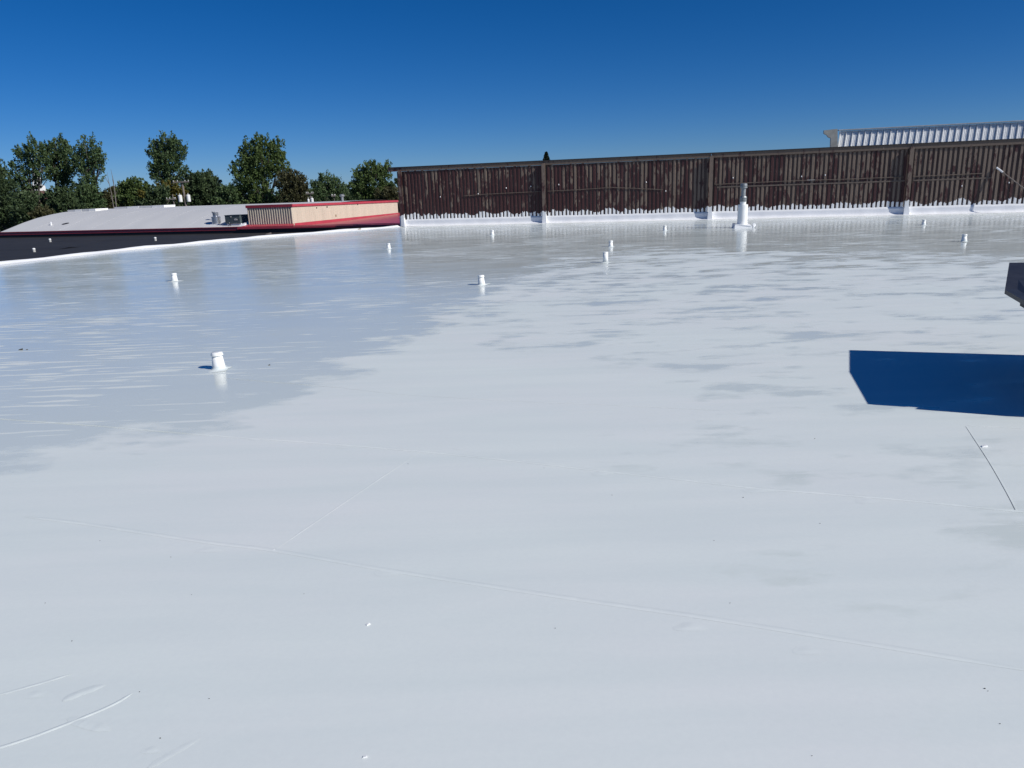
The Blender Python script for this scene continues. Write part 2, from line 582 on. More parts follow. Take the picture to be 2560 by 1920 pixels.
# soft blisters in the coating
def blister(px, py, rx, ry, h):
    c = onz(px, py)
    b = MB(); h *= .38; vs_ = [(c[0], c[1], h)]; fs_ = []
    n = 18
    for r, z in ((.45, .72 * h), (.8, .22 * h), (1.0, .0006)):
        for k in range(n):
            t = 2 * math.pi * k / n
            q = 1 + .12 * math.sin(3 * t + px)
            vs_.append((c[0] + rx * r * q * math.cos(t), c[1] + ry * r * q * math.sin(t), z))
    for k in range(n): fs_.append((0, 1 + k, 1 + (k + 1) % n))
    for i in range(2):
        for k in range(n):
            k2 = (k + 1) % n
            fs_.append((1 + i * n + k, 1 + (i + 1) * n + k, 1 + (i + 1) * n + k2, 1 + i * n + k2))
    b.add(vs_, fs_)
    b.build('blister', M['coating'], roof, smooth=True)
for a in [(1900, 1224, .16, .07, .008), (1503, 1184, .10, .05, .007), (2170, 1252, .11, .06, .006), (1725, 1567, .10, .05, .010), (525, 1374, .12, .05, .007),
          (640, 1098, .08, .04, .006), (1150, 1120, .08, .04, .004), (860, 1118, .09, .04, .005), (90, 1735, .06, .04, .006), (380, 1874, .05, .03, .006),
          (2020, 1625, .09, .05, .005), (975, 1432, .12, .05, .005)]:
    blister(*a)

# ------------------------------------------------------------------ ground and street level
gm = MB(); gm.box(-1500, 1500, -300, 2800, -6.6, -6.0)
tag(gm.build('ground', M['ground']), kind='structure')
pm = MB(); pm.box(-130, 90, 40, 104, -5.99, -5.975)
tag(pm.build('parking_lot', M['asphalt']), kind='structure')

# ------------------------------------------------------------------ dark roof and the barrel roofed building beyond the left edge
BF = Frame((-47.243, 70.815, 0), (math.cos(math.radians(17.5)), -math.sin(math.radians(17.5)), 0))
ZB = -.36
mb = MB()
far = [BF.p(-12, -.05, ZB)[:2], BF.p(46, -.05, ZB)[:2]]
left = [(x - .065, y) for x, y in OUT]
poly = left + [(far[1][0], far[1][1]), (far[0][0], far[0][1]), (-75, -8)]
mb.add([(x, y, ZB) for x, y in poly], [tuple(range(len(poly)))])
lower = mb.build('dark_roof', M['black_roof'])
tag(lower, kind='structure')
# low swells and patches in the dark membrane
for (a, s, ra, rs) in [(14, -14, 9, 1.0), (26, -6, 12, .8), (6, -20, 7, 1.2), (20, -24, 8, 1.0), (2, -9, 8, .7)]:
    c = BF.p(a, s, ZB)
    b = MB()
    b.add([BF.p(a - ra, s - rs, ZB + .004), BF.p(a + ra, s - rs * .7, ZB + .004), BF.p(a + ra, s + rs * .2, ZB + .06), BF.p(a - ra, s + rs * .1, ZB + .06),
           BF.p(a - ra, s + rs, ZB + .004), BF.p(a + ra, s + rs, ZB + .004)], [(0, 1, 2, 3), (3, 2, 5, 4)])
    b.build('roof_swell', M['black_roof'], lower, smooth=True)

hall = thing('barrel_roof_hall', BF.p(0, 0, -6), 'low building with a long pale grey barrel roof and red edge beyond the black roof', 'building')
PR = [(0, .17), (.5, .30), (1.09, .46), (2.57, .88), (4.14, 1.26), (5.64, 1.50), (7.14, 1.66), (8.62, 1.75), (10.5, 1.79), (13, 1.80), (16, 1.76), (19.5, 1.66), (23, 1.40), (26, 1.0), (29, .4), (31, .05)]
def zbar(s): return float(np.interp(s, [p[0] for p in PR], [p[1] for p in PR]))
mb = MB()
LA = 31.2
nA = 14
for i in range(nA + 1):
    a = LA * i / nA
    mb.v += [BF.p(a, s, z + .012 * math.sin(i * 2.1 + s)) for s, z in PR]
k = len(PR)
mb.f = [(i * k + j, (i + 1) * k + j, (i + 1) * k + j + 1, i * k + j + 1) for i in range(nA) for j in range(k - 1)]
mb.m = [0] * len(mb.f)
mb.build('barrel_roof', M['barrel'], hall, smooth=True)
mb = MB(); mb.fbox(BF, 0.1, LA - .1, .3, 30.8, -6, .02)
mb.build('hall_wall', M['block'], hall)
# edge trim: red fascia with a lighter drip edge
mb = MB(); mb.fbox(BF, -.15, 26.3, -.16, -.02, -.10, .13); mb.build('fascia', M['red'], hall)
mb = MB(); mb.fbox(BF, 26.31, 46, -.30, -.282, -.02, .11); mb.build('fascia', M['red'], hall)
mb = MB(); mb.fbox(BF, -.2, 46, -.22, -.0, .132, .175); mb.build('drip_edge', M['red_dull'], hall)
mb = MB(); mb.fbox(BF, -.1, 46, -.10, -.03, -.36, -.102); mb.build('eave_shade', M['dark'], hall)  # dark strip painted in for the shade under the red edge
# raised ribs across the membrane
mb = MB()
for i in range(1, 9):
    a = i * 3.45
    pts = [BF.p(a, s, z + .008) for s, z in PR[:12]]
    mb.tube(pts, .003, 4)
tag(mb.build('membrane_lap', M['barrel'], hall), kind='stuff')
# low flat red roof behind the siding and in front of it
mb = MB()
mb.hexa([BF.p(26.6, -.28, -.06), BF.p(47, -.28, -.06), BF.p(47, 22, -.06), BF.p(26.6, 22, -.06),
         BF.p(26.6, -.28, .10), BF.p(47, -.28, .06), BF.p(47, 22, .02), BF.p(26.6, 22, .30)])
mb.build('red_roof', M['red'], hall)
mb = MB()
mb.hexa([BF.p(26.35, -.26, .10), BF.p(31.5, -.26, .10), BF.p(31.22, .46, .12), BF.p(26.9, .46, .12),
         BF.p(26.35, -.26, .135), BF.p(31.5, -.26, .135), BF.p(31.24, .47, .30), BF.p(26.9, .47, .30)])
mb.build('red_apron', M['red'], hall)

# cream sided upper storey
A0, A1, S0, S1 = 26.95, 31.2, .5, 20.2
mb = MB()
zt = lambda s: 1.73 - .011 * s
mb.hexa([BF.p(A0, S0, .05), BF.p(A1, S0, .05), BF.p(A1, S1, -.05), BF.p(A0, S1, -.05),
         BF.p(A0, S0, zt(S0)), BF.p(A1, S0, zt(S0)), BF.p(A1, S1, zt(S1)), BF.p(A0, S1, zt(S1))])
mb.build('siding', M['cream'], hall)
mb = MB()
nr = 19
for i in range(nr):
    a = A0 + .06 + (A1 - A0 - .12) * i / (nr - 1)
    mb.hexa([BF.p(a - .035, S0 - .075, .30), BF.p(a + .035, S0 - .075, .30), BF.p(a + .06, S0 - .003, .30), BF.p(a - .06, S0 - .003, .30),
             BF.p(a - .035, S0 - .075, 1.66), BF.p(a + .035, S0 - .075, 1.66), BF.p(a + .06, S0 - .003, 1.66), BF.p(a - .06, S0 - .003, 1.66)])
for i in range(64):
    s = S0 + .1 + i * .305
    mb.hexa([BF.p(A1 + .003, s - .05, .2), BF.p(A1 + .022, s - .03, .2), BF.p(A1 + .022, s + .03, .2), BF.p(A1 + .003, s + .05, .2),
             BF.p(A1 + .003, s - .05, zt(s) - .12), BF.p(A1 + .022, s - .03, zt(s) - .12), BF.p(A1 + .022, s + .03, zt(s) - .12), BF.p(A1 + .003, s + .05, zt(s) - .12)])
tag(mb.build('siding_rib', M['cream'], hall), kind='stuff')
mb = MB(); mb.fbox(BF, A0 - .08, A1 + .10, S0 - .11, S0 + .02, zt(S0) - .09, zt(S0) + .13); mb.build('roof_trim', M['red_dull'], hall)
mb = MB()
mb.hexa([BF.p(A1 - .02, S0 + .02, zt(S0) - .08), BF.p(A1 + .10, S0 + .02, zt(S0) - .08), BF.p(A1 + .10, S1, zt(S1) - .08), BF.p(A1 - .02, S1, zt(S1) - .08),
         BF.p(A1 - .02, S0 + .02, zt(S0) + .11), BF.p(A1 + .10, S0 + .02, zt(S0) + .11), BF.p(A1 + .10, S1, zt(S1) + .11), BF.p(A1 - .02, S1, zt(S1) + .11)])
mb.build('roof_trim', M['red'], hall)
mb = MB(); mb.hexa([BF.p(A0, S0 + .03, zt(S0) + .01), BF.p(A1 - .03, S0 + .03, zt(S0) + .01), BF.p(A1 - .03, S1, zt(S1) + .01), BF.p(A0, S1, zt(S1) + .01),
                    BF.p(A0, S0 + .03, zt(S0) + .07), BF.p(A1 - .03, S0 + .03, zt(S0) + .07), BF.p(A1 - .03, S1, zt(S1) + .07), BF.p(A0, S1, zt(S1) + .07)])
mb.build('upper_roof', M['barrel'], hall)
mb = MB(); mb.fbox(BF, A1 + .023, A1 + .05, S0 + .1, S1, .05, .32)
mb.build('red_base_trim', M['red'], hall)
# small holes and a bracket stain on the siding
for s, z, r in [(4.2, 1.42, .05), (5.9, 1.43, .06), (7.3, .62, .09), (11.5, 1.47, .05)]:
    mb = MB(); mb.fbox(BF, A1 + .02, A1 + .045, s - r, s + r, z - r, z + r); mb.build('siding_hole', M['tan'] if r > .07 else M['dark'], hall)

# roof monitors (white boxes on the ridge)
def monitor(a0, a1, s, h, label):
    z = zbar(s) - .05
    t = thing('roof_skylight', BF.p(a0, s, z), label, 'skylight', 'white skylights on the barrel roof')
    for i in range(2):
        x0 = a0 + (a1 - a0) * i / 2
        x1 = a0 + (a1 - a0) * (i + 1) / 2 - .04
        xm = x0 + (x1 - x0) * .52
        b = MB(); b.fbox(BF, x0, xm, s, s + 1.6, z, z + h * (.92 + .08 * i)); b.build('curb', M['barrel'], t)
        b = MB(); b.fbox(BF, xm + .004, x1, s - .02, s + 1.6, z, z + h * (.92 + .08 * i) + .02); b.build('lit_end', M['glass_white'], t)  # white half puts the box's sunlit end into its colour
    return t
monitor(.25, 3.9, 7.6, .26, 'white low skylight nearest the left end of the barrel roof ridge')
monitor(3.3, 9.7, 10.6, .25, 'longer white low skylight on the barrel roof ridge, right of the other one')

# HVAC unit
hb = BF.p(25.45, .5, .12)
hv = thing('rooftop_unit', hb, 'dark grey green rooftop cooling unit on a white curb beside the cream siding', 'air conditioner')
MB().fbox(BF, 24.75, 26.2, .35, 1.5, .42, 1.08).build('cabinet', M['hvac'], hv)
MB().fbox(BF, 24.72, 26.24, .32, 1.53, 1.083, 1.12).build('lid', M['hvac'], hv)
MB().fbox(BF, 24.8, 26.2, .45, 1.4, .12, .417).build('curb', M['flash_white'], hv)
MB().fbox(BF, 25.65, 25.95, .325, .347, .68, .80).build('name_plate', M['plate'], hv)
MB().fbox(BF, 25.72, 25.88, .325, .347, .803, .84).build('name_plate', M['plate'], hv)
MB().fbox(BF, 25.28, 25.40, .325, .347, .93, 1.02).build('access_knob', M['plate'], hv)
MB().fbox(BF, 25.1, 25.16, .325, .347, .46, .52).build('access_knob', M['plate'], hv)
b = MB(); b.tube([BF.p(25.3, .3, .42), BF.p(25.28, .22, .16)], .02); b.tube([BF.p(25.25, .28, .42), BF.p(25.05, .2, .16)], .02); b.build('drain_pipe', M['dark'], hv)
b = MB(); b.hexa([BF.p(26.0, .2, .17), BF.p(26.5, .2, .17), BF.p(26.7, .45, .17), BF.p(26.2, .45, .17),
                  BF.p(26.02, .2, .2), BF.p(26.12, .2, .2), BF.p(26.72, .45, .46), BF.p(26.55, .45, .46)]); b.build('flashing', M['flash_white'], hv)

# exhaust fan
fp = BF.p(23.35, 1.0, .34)
ef = thing('exhaust_fan', fp, 'shiny galvanised exhaust fan drum at the red roof edge left of the cooling unit', 'exhaust fan')
MB().fbox(BF, 22.95, 23.75, .62, 1.38, .18, .40).build('curb', M['flash_white'], ef)
MB().lathe([(.36, .07), (.37, .09), (.37, .58), (.40, .60), (.40, .63), (.30, .67)], fp, 28).build('drum', M['galv'], ef, smooth=False)
MB().lathe([(.21, .672), (.20, .76), (.24, .80), (.25, 1.0), (.22, 1.02), (.19, 1.0)], fp, 24).build('cap', M['galv'], ef)
# flue on barrel roof
pz = zbar(1.9)
fp = BF.p(22.42, 1.9, pz)
fl = thing('roof_flue', fp, 'thin dark flue with flared cap on the barrel roof, left of the exhaust fan', 'flue pipe')
MB().lathe([(.11, -.1), (.08, .16)], fp, 14).build('base', M['flash_white'], fl)
MB().lathe([(.065, .15), (.06, .50)], fp, 14).build('pipe', M['dark'], fl)
MB().lathe([(.06, .50), (.14, .70), (.13, .72)], fp, 14).build('cap', M['galv_dull'], fl)
pz = zbar(1.7)
fp = BF.p(4.4, 1.7, pz)
fl = thing('roof_vent', fp, 'small white vent stub low on the left part of the barrel roof', 'roof vent')
MB().lathe([(.10, -.1), (.07, .08), (.06, .2)], fp, 14).build('stub', M['flash_white'], fl)
MB().lathe([(.085, .2), (.09, .26), (.05, .28)], fp, 14).build('cap', M['flash_white'], fl)
b = MB()
ss = np.linspace(0, 2 * math.pi, 15)[:-1]
b.add([BF.p(5.85 + .30 * math.cos(t) * (1 + .3 * math.sin(2 * t)), 1.95 + .26 * math.sin(t), zbar(1.95 + .26 * math.sin(t)) + .025) for t in ss], [tuple(range(14))])
b.build('tar_patch', M['dark'], hall)
# vent on the upper roof
fp = BF.p(30.2, 10.5, zt(10.5) + .07)
fl = thing('roof_vent', fp, 'thin grey vent pipe with a round cap standing above the cream siding', 'roof vent')
MB().lathe([(.13, 0), (.12, .5)], fp, 14).build('pipe', M['galv_dull'], fl)
MB().lathe([(.13, .5), (.24, .58), (.24, .70), (.1, .78)], fp, 14).build('cap', M['galv_dull'], fl)

# ------------------------------------------------------------------ mansard wall seen from behind
W0 = onz(1005, 566)
WF = Frame((W0[0], W0[1], 0), onz(2560, 530) - W0)          # n points away from the camera
wall = thing('mansard_wall', WF.p(0, 0, 0), 'long dark maroon and brown ribbed metal wall across the far end of the white roof', 'wall')
WL, WH = 52.0, 4.18
b = MB(); b.fbox(WF, 0.25, WL, 0.0, .12, .0, WH - .25); b.build('backing_sheet', M['backing'], wall)
b = MB(); b.fbox(WF, -.12, .22, .05, 1.4, -.05, WH - .25); b.build('end_return', M['backing'], wall)
b = MB(); b.fbox(WF, -.15, .04, .0, .045, .0, .75); b.build('end_flashing', M['flash_white'], wall)
# slats: one mesh shared by all
slat_me = None
pitch = .268
na = int((WL - .6) / pitch)
posts = [.2, 10.95, 22.2, 34.0, 45.5]
for i in range(na):
    a = .55 + i * pitch + random.uniform(-.012, .012)
    if any(abs(a - p) < .2 for p in posts):
        continue
    if slat_me is None:
        sb = MB()
        D = .048
        sb.add([(-.085, 0, 0), (-.062, -D, 0), (.062, -D, 0), (.085, 0, 0), (-.085, 0, 3.45), (-.062, -D, 3.45), (.062, -D, 3.45), (.085, 0, 3.45)],
               [(0, 1, 5, 4), (1, 2, 6, 5), (2, 3, 7, 6), (3, 2, 1, 0), (4, 5, 6, 7)])
        slat_o = sb.build('slat', M['slat'])
        slat_me = slat_o.data
    else:
        slat_o = bpy.data.objects.new('slat', slat_me)
        COL.objects.link(slat_o)
    slat_o.parent = wall
    p = WF.p(a, -.002, .49)
    slat_o.location = tuple(np.array(p) - np.array(wall.location))
    slat_o.rotation_euler = (random.uniform(-.004, .004), random.uniform(-.006, .006), math.atan2(WF.u[1], WF.u[0]))
    slat_o.scale = (random.uniform(.86, 1.08), random.uniform(.85, 1.15), random.uniform(.985, 1.005))
# posts
for a in posts:
    b = MB()
    b.fbox(WF, a - .10, a + .13, -.13, -.10, 0, WH - .25)         # rear flange of the standing off post
    b.fbox(WF, a - .02, a + .04, -.27, -.132, 0, WH - .25)        # web
    b.fbox(WF, a - .10, a + .13, -.30, -.272, 0, WH - .18)        # front flange
    b.fbox(WF, a - .06, a + .08, -.098, -.05, 1.9, 2.05)          # clip to the wall
    b.fbox(WF, a - .06, a + .08, -.27, .0, WH - .24, WH - .12)
    b.build('post', M['post'], wall)
    b = MB(); b.add([WF.p(a - .14, -.36, 0), WF.p(a + .19, -.36, 0), WF.p(a + .19, -.09, 0), WF.p(a - .14, -.09, 0),
                     WF.p(a - .106, -.307, .52), WF.p(a + .137, -.307, .60), WF.p(a + .137, -.094, .62), WF.p(a - .106, -.094, .5)],
                    [(0, 1, 5, 4), (1, 2, 6, 5), (2, 3, 7, 6), (3, 0, 4, 7), (4, 5, 6, 7)])
    b.build('post_boot', M['flash_white'], wall)
# top beam in lengths, metal cap over it
segs = [-.75, .3, 10.95, 22.2, 34.0, 45.5, WL]
for a0, a1 in zip(segs[:-1], segs[1:]):
    b = MB(); b.fbox(WF, a0, a1 - .02, -.11, .14, WH - .24 + random.uniform(-.015, .015), WH + .015)
    b.build('top_beam', M['beam'], wall)
    b = MB(); b.fbox(WF, a0 - .0, a1 - .006, -.16, .5, WH + .018, WH + .075)
    b.build('coping', M['dark'], wall)
# white flashing at the foot with a rolled fillet
b = MB()
fa = np.arange(.28, WL, .35)
rows = []
for a in fa:
    near = min(abs(a - p) for p in posts)
    wr = .012 * math.sin(a * 5.3) + random.uniform(-.008, .008) + (.03 * math.sin(a * 9) if near < 1.3 else 0)
    top = .50 + random.uniform(-.012, .012)
    rows.append([WF.p(a, -.001, top), WF.p(a, -.06, top - .004), WF.p(a, -.075 + wr * .6, .34), WF.p(a, -.08 + wr, .19), WF.p(a, -.12 + wr, .10), WF.p(a, -.24 + wr * 2, .035), WF.p(a, -.55 + wr * 3, .003)])
k = len(rows[0])
b.add([p for r in rows for p in r], [(i * k + j, i * k + j + 1, (i + 1) * k + j + 1, (i + 1) * k + j) for i in range(len(rows) - 1) for j in range(k - 1)])
b.build('base_flashing', M['flash_white'], wall, smooth=True)
# thin conduits, with holders
for pts in [[(5.0, 2.05), (6.6, 2.12), (8.5, 2.15), (10.7, 2.18)], [(11.2, 2.18), (13, 2.2), (15.69, 2.28), (17.4, 2.16), (19.1, 2.02)],
            [(22.45, 2.24), (24.5, 2.27), (27.7, 2.30), (30.5, 2.28), (33.7, 2.30)], [(34.3, 2.30), (36.4, 2.32), (38.1, 2.34)], [(40.4, 2.3), (45.2, 2.3)]]:
    b = MB(); b.tube([WF.p(a, -.085, z) for a, z in pts], .024, 6); b.build('conduit', M['rail'], wall)
for a0, a1 in [(22.6, 33.8), (34.3, 38.5)]:
    b = MB(); b.fbox(WF, a0, a1, -.066, -.052, 2.02, 2.10); b.build('strap', M['rail'], wall)
for a, z in [(6.1, 2.17), (8.2, 2.5), (10.0, 2.55), (12.0, 2.6), (19.3, 1.93), (18.0, 2.55), (27.8, 2.55), (29.2, 2.58), (37.0, 1.65), (39.5, 1.75), (3.2, 2.05), (23.6, 2.62)]:
    c = WF.p(a, -.055, z)
    b = MB(); b.lathe([(.025, -.045), (.032, 0), (.018, .04)], c, 8); b.build('paint_drip', M['flash_white'], wall)
b = MB(); b.fbox(WF, 28.15, 28.6, -.10, -.07, 2.27, 2.33); b.build('conduit_tag', M['plate'], wall)

# diagonal pole in front of the wall at the right
bp0, bp1 = np.array(WF.p(38.75, -.12, 2.62)), np.array(WF.p(41.6, -1.6, .05))
br = thing('brace_pole', bp1, 'pale slanted brace pole propped against the dark wall at the right edge', 'pole')
b = MB(); b.tube([bp0, bp0 * .5 + bp1 * .5 + np.array([0, 0, -.03]), bp1], .034, 8); b.build('pole', M['wood_grey'], br)
b = MB(); b.tube([bp0 - (bp1 - bp0) * .01, bp0 + (bp1 - bp0) * .10], .05, 8); b.build('white_sleeve', M['flash_white'], br)

# white ribbed metal parapet behind
pf = Frame(WF.p(0, 3.2, 0), WF.u)
par = thing('white_parapet', pf.p(30.2, 0, -6), 'white ribbed metal parapet rising behind the right end of the dark wall', 'wall')
PT = 5.46
b = MB(); b.fbox(pf, 30.4, 54, .6, .9, -6, PT - .12); b.build('parapet_core', M['block'], par)
pm_me = None
for i in range(61):
    a = 30.16 + i * .385
    if pm_me is None:
        q = MB()
        z0, z1, lean = 3.4, PT - .10, .27
        X = [0, .012, .03, .072, .09, .16, .175, .19, .25, .265, .28, .372]
        Y = [0, -.0, -.07, -.07, -.0, -.0, -.018, -.0, -.0, -.018, -.0, -.0]
        vv = [(x, y, z0) for x, y in zip(X, Y)] + [(x + .22, y + lean * (z1 - z0), z1) for x, y in zip(X, Y)]
        q.add(vv, [(j, j + 1, len(X) + j + 1, len(X) + j) for j in range(len(X) - 1)])
        po = q.build('panel', M['panel_white']); pm_me = po.data
    else:
        po = bpy.data.objects.new('panel', pm_me); COL.objects.link(po)
    po.parent = par
    po.location = tuple(np.array(pf.p(a, .04, 0)) - np.array(par.location))
    po.rotation_euler = (0, 0, math.atan2(pf.u[1], pf.u[0]))
b = MB(); b.fbox(pf, 30.3, 54, .38, .95, PT - .055, PT + .0); b.build('coping', M['trim_light'], par)
# moulded cornice seen end on
prof = [(2060, 326), (2094, 322), (2096, 364), (2077, 366), (2077, 345), (2071, 343), (2067, 337), (2060, 334)]
pts = []
for px_, py_ in prof:
    a, z = pf.hit(px_, py_, .1)
    pts.append(pf.p(a, .1, z - (.45 if py_ > 360 else 0)))
b = MB(); b.prism(pts, np.array(pf.n) * .35); b.build('cornice', M['cornice'], par)

# ------------------------------------------------------------------ vents on the white roof
def make_vent():
    t = thing('breather_vent', (0, 0, 0), 'x', 'roof vent', 'white breather vents on the coated roof')
    n = 26
    b = MB(); b.lathe([(.17, .0012), (.145, .004), (.115, .010), (.101, .028), (.096, .055)], (0, 0, 0), n, cap=False)
    b.v = [(x * q, y * q, z) for (x, y, z) in b.v for q in [1 + (.55 * max(0, math.sin(2 * math.atan2(y, x) + 2.2)) + .18 * math.sin(5 * math.atan2(y, x)) if z < .006 else 0)]]
    b.build('flange', M['coating'], t, smooth=True)
    b = MB(); b.lathe([(.097, .004), (.095, .06), (.078, .212)], (0, 0, 0), n); b.build('pipe', M['vent_white'], t, smooth=False)
    b = MB(); b.lathe([(.079, .213), (.093, .216), (.096, .222), (.083, .262), (.080, .266), (.03, .268)], (0, 0, 0), n); b.build('cap', M['vent_white'], t)
    for ch in t.children:
        for p in ch.data.polygons:
            p.use_smooth = len(p.vertices) == 4
    return t
proto = make_vent()
VENTS = [
    ((548, 922), 1.0, (.012, -.02), 'white capped breather vent nearest the camera, at lower left with its own dark shadow'),
    ((437, 703), .98, (.0, -.02), 'white breather vent standing alone at far left, nearest the dark roof edge'),
    ((972, 622), .93, (.0, .0), 'white breather vent in the blue sheen just left of the dark wall reflection'),
    ((1204, 712), 1.0, (.0, .02), 'white breather vent in the reflection of the dark wall, nearest the dry coating'),
    ((1231, 588), 1.02, (.0, .0), 'white breather vent closest to the foot of the dark wall, under its first bay'),
    ((1527, 617), .96, (.01, .0), 'white flared breather vent standing just behind the plain white pipe'),
    ((1662, 577), 1.0, (.0, .02), 'small white breather vent left of the tall flue, near the dark wall'),
    ((2309, 562.5), .95, (.0, .03), 'small white breather vent at right, just in front of the wall foot'),
    ((2410, 604), 1.0, (.0, .05), 'white breather vent at far right, between the dark wall and the black canopy'),
]
for i, (pp, sc_, tilt, lab) in enumerate(VENTS):
    t = proto if i == 0 else copy_tree(proto)
    P = onz(*pp)
    t.location = (P[0], P[1], 0)
    t.rotation_euler = (tilt[0] + random.uniform(-.025, .025), tilt[1] + random.uniform(-.02, .02), random.uniform(0, 6))
    t.scale = (sc_, sc_, sc_)
    t['label'] = lab
P = onz(1514, 656)
t = thing('pipe_vent', P, 'plain straight white vent pipe without flared cap, right of centre on the wet roof', 'roof vent')
MB().lathe([(.2, .0015), (.13, .008), (.092, .03)], P, 24, cap=False).build('flange', M['coating'], t, smooth=True)
b = MB().lathe([(.088, .003), (.086, .315)], P, 24).build('pipe', M['vent_white'], t)
c_ = MB().lathe([(.0875, .317), (.09, .32), (.09, .345), (.07, .353)], P, 24).build('cap', M['vent_white'], t)
for o in (b, c_):
    for p in o.data.polygons: p.use_smooth = len(p.vertices) == 4

# vents on the dark roof
for (px_, py_), h, lab in [((86, 630), .25, 'pale stubby vent on the black roof, nearest the white edge at far left'),
                           ((126, 605), .27, 'pale stubby vent on the black roof, left of centre near the red eave'),
                           ((389, 602), .27, 'pale stubby vent on the black roof, right of the other two')]:
    P = onz(px_, py_, ZB)
    t = thing('stub_vent', P, lab, 'roof vent', 'pale vents on the black roof')
    MB().lathe([(.085, 0), (.08, h * .68)], P, 16).build('pipe', M['plate'], t)
    MB().lathe([(.09, h * .685), (.09, h * .82), (.06, h * .97), (.02, h)], P, 16).build('cap', M['vent_white'], t)

# tall flue
P = onz(1855, 569)
fl = thing('tall_flue', P, 'tall white wrapped flue with a grey ringed metal cap standing before the dark wall', 'flue pipe')
rot = WF
cf = Frame((P[0], P[1], 0), (math.cos(-.12), math.sin(-.12), 0))
b = MB(); b.hexa([cf.p(-.47, -.45, 0), cf.p(.45, -.45, 0), cf.p(.47, .45, 0), cf.p(-.47, .45, 0), cf.p(-.44, -.42, .20), cf.p(.42, -.42, .14), cf.p(.42, .42, .18), cf.p(-.44, .42, .22)])
b.build('curb', M['flash_white'], fl)
b = MB(); b.hexa([cf.p(-.42, -.43, .205), cf.p(.40, -.46, .06), cf.p(.42, -.40, .06), cf.p(-.40, -.38, .205), cf.p(-.42, -.43, .235), cf.p(.40, -.46, .10), cf.p(.42, -.40, .10), cf.p(-.40, -.38, .235)])
b.build('membrane_fold', M['flash_white'], fl)
b = MB(); b.hexa([cf.p(.47, -.46, 0), cf.p(.53, -.47, 0), cf.p(.53, -.30, 0), cf.p(.47, -.30, 0), cf.p(.50, -.46, .26), cf.p(.58, -.44, .24), cf.p(.66, -.34, .12), cf.p(.48, -.30, .22)])
b.build('membrane_flap', M['flash_white'], fl)
def L(prof, name, mat):
    o = MB().lathe(prof, P, 32).build(name, M[mat], fl)
    for p in o.data.polygons: p.use_smooth = False
    return o
L([(.275, .16), (.272, .24), (.262, .30), (.262, .98), (.266, 1.10), (.255, 1.215)], 'wrapped_sleeve', 'vent_white')
L([(.16, 1.20), (.155, 1.36)], 'collar', 'vent_white')
L([(.165, 1.362), (.185, 1.37), (.185, 1.41), (.16, 1.42), (.16, 1.44), (.185, 1.45), (.185, 1.49), (.16, 1.50), (.16, 1.52), (.185, 1.53), (.185, 1.58), (.15, 1.65)], 'lower_ring_cap', 'galv_dull')
L([(.115, 1.65), (.115, 2.06)], 'stack_pipe', 'galv_dull')
L([(.15, 2.06), (.19, 2.07), (.19, 2.115), (.165, 2.12), (.165, 2.145), (.19, 2.15), (.19, 2.195), (.165, 2.20), (.165, 2.22), (.18, 2.23), (.17, 2.29), (.10, 2.31)], 'upper_ring_cap', 'galv_dull')

# ------------------------------------------------------------------ black canopy at the right edge
P1, P2, P3 = np.array((6.80, 10.05, 1.36)), np.array((6.00, 8.88, 1.18)), np.array((5.50, 7.43, 1.14))
P4, P5 = np.array((11.2, 5.1, 1.14)), np.array((14.2, 7.65, 1.36))
can = thing('black_canopy', (9.5, 7.6, 0), 'black tar covered low canopy poking in at the right edge, casting the dark blue shadow', 'canopy')
def slab(pts, th, name, mat):
    top = [tuple(p) for p in pts]
    b_ = MB(); b_.prism(top, (0, 0, -th)); return b_.build(name, M[mat], can)
E_ = lambda t, o: P3 * (1 - t) + P4 * t + np.array([.3 * o, -o, 0])
slab([P1, P2, P3, E_(.05, .0), E_(.06, -.02), E_(.2, .035), E_(.205, .0), E_(.33, .06), E_(.5, .05), E_(.52, .02), P4, P5], .05, 'deck', 'tar')
c0 = (P1 + P2 + P3 + P4 + P5) / 5
def inset(p, k=.06): return p + (c0 - p) * k
for f_, w_ in ((.25, .10), (.62, .16)):
    q0 = P1 * .15 + P5 * .05 + P2 * .8 + (P3 - P2) * (f_ - .25) * 2 + np.array([.25 + .1 * f_, -.05, .012])
    b = MB(); b.prism([q0 + np.array(d_) for d_ in ((0, 0, 0), (w_, -.03, 0), (w_ * 1.1, -.09, -.004), (.02, -.05, -.004))], (0, 0, -.01)); b.build('torn_patch', M['dark'], can)
slab([inset(p) - np.array([0, 0, .055]) for p in (P1, P2, P3, P4, P5)], .14, 'fascia_frame', 'dark')
slab([P3 * .93 + P4 * .07 + np.array([-.05, -.05, -.055]), P3 * .80 + P4 * .20 + np.array([-.02, -.10, -.055]), P3 * .62 + P4 * .38 + np.array([.0, -.02, -.055]), P3 * .9 + P4 * .1 + np.array([.1, .3, -.055])], .02, 'loose_sheet', 'tar')
for q in (inset(P5, .15), inset(P4, .15), np.array((9.3, 8.55, 1.2)), np.array((8.3, 6.75, 1.1))):
    b = MB(); b.box(q[0] - .06, q[0] + .06, q[1] - .06, q[1] + .06, 0, q[2] - .2); b.build('leg', M['dark'], can)

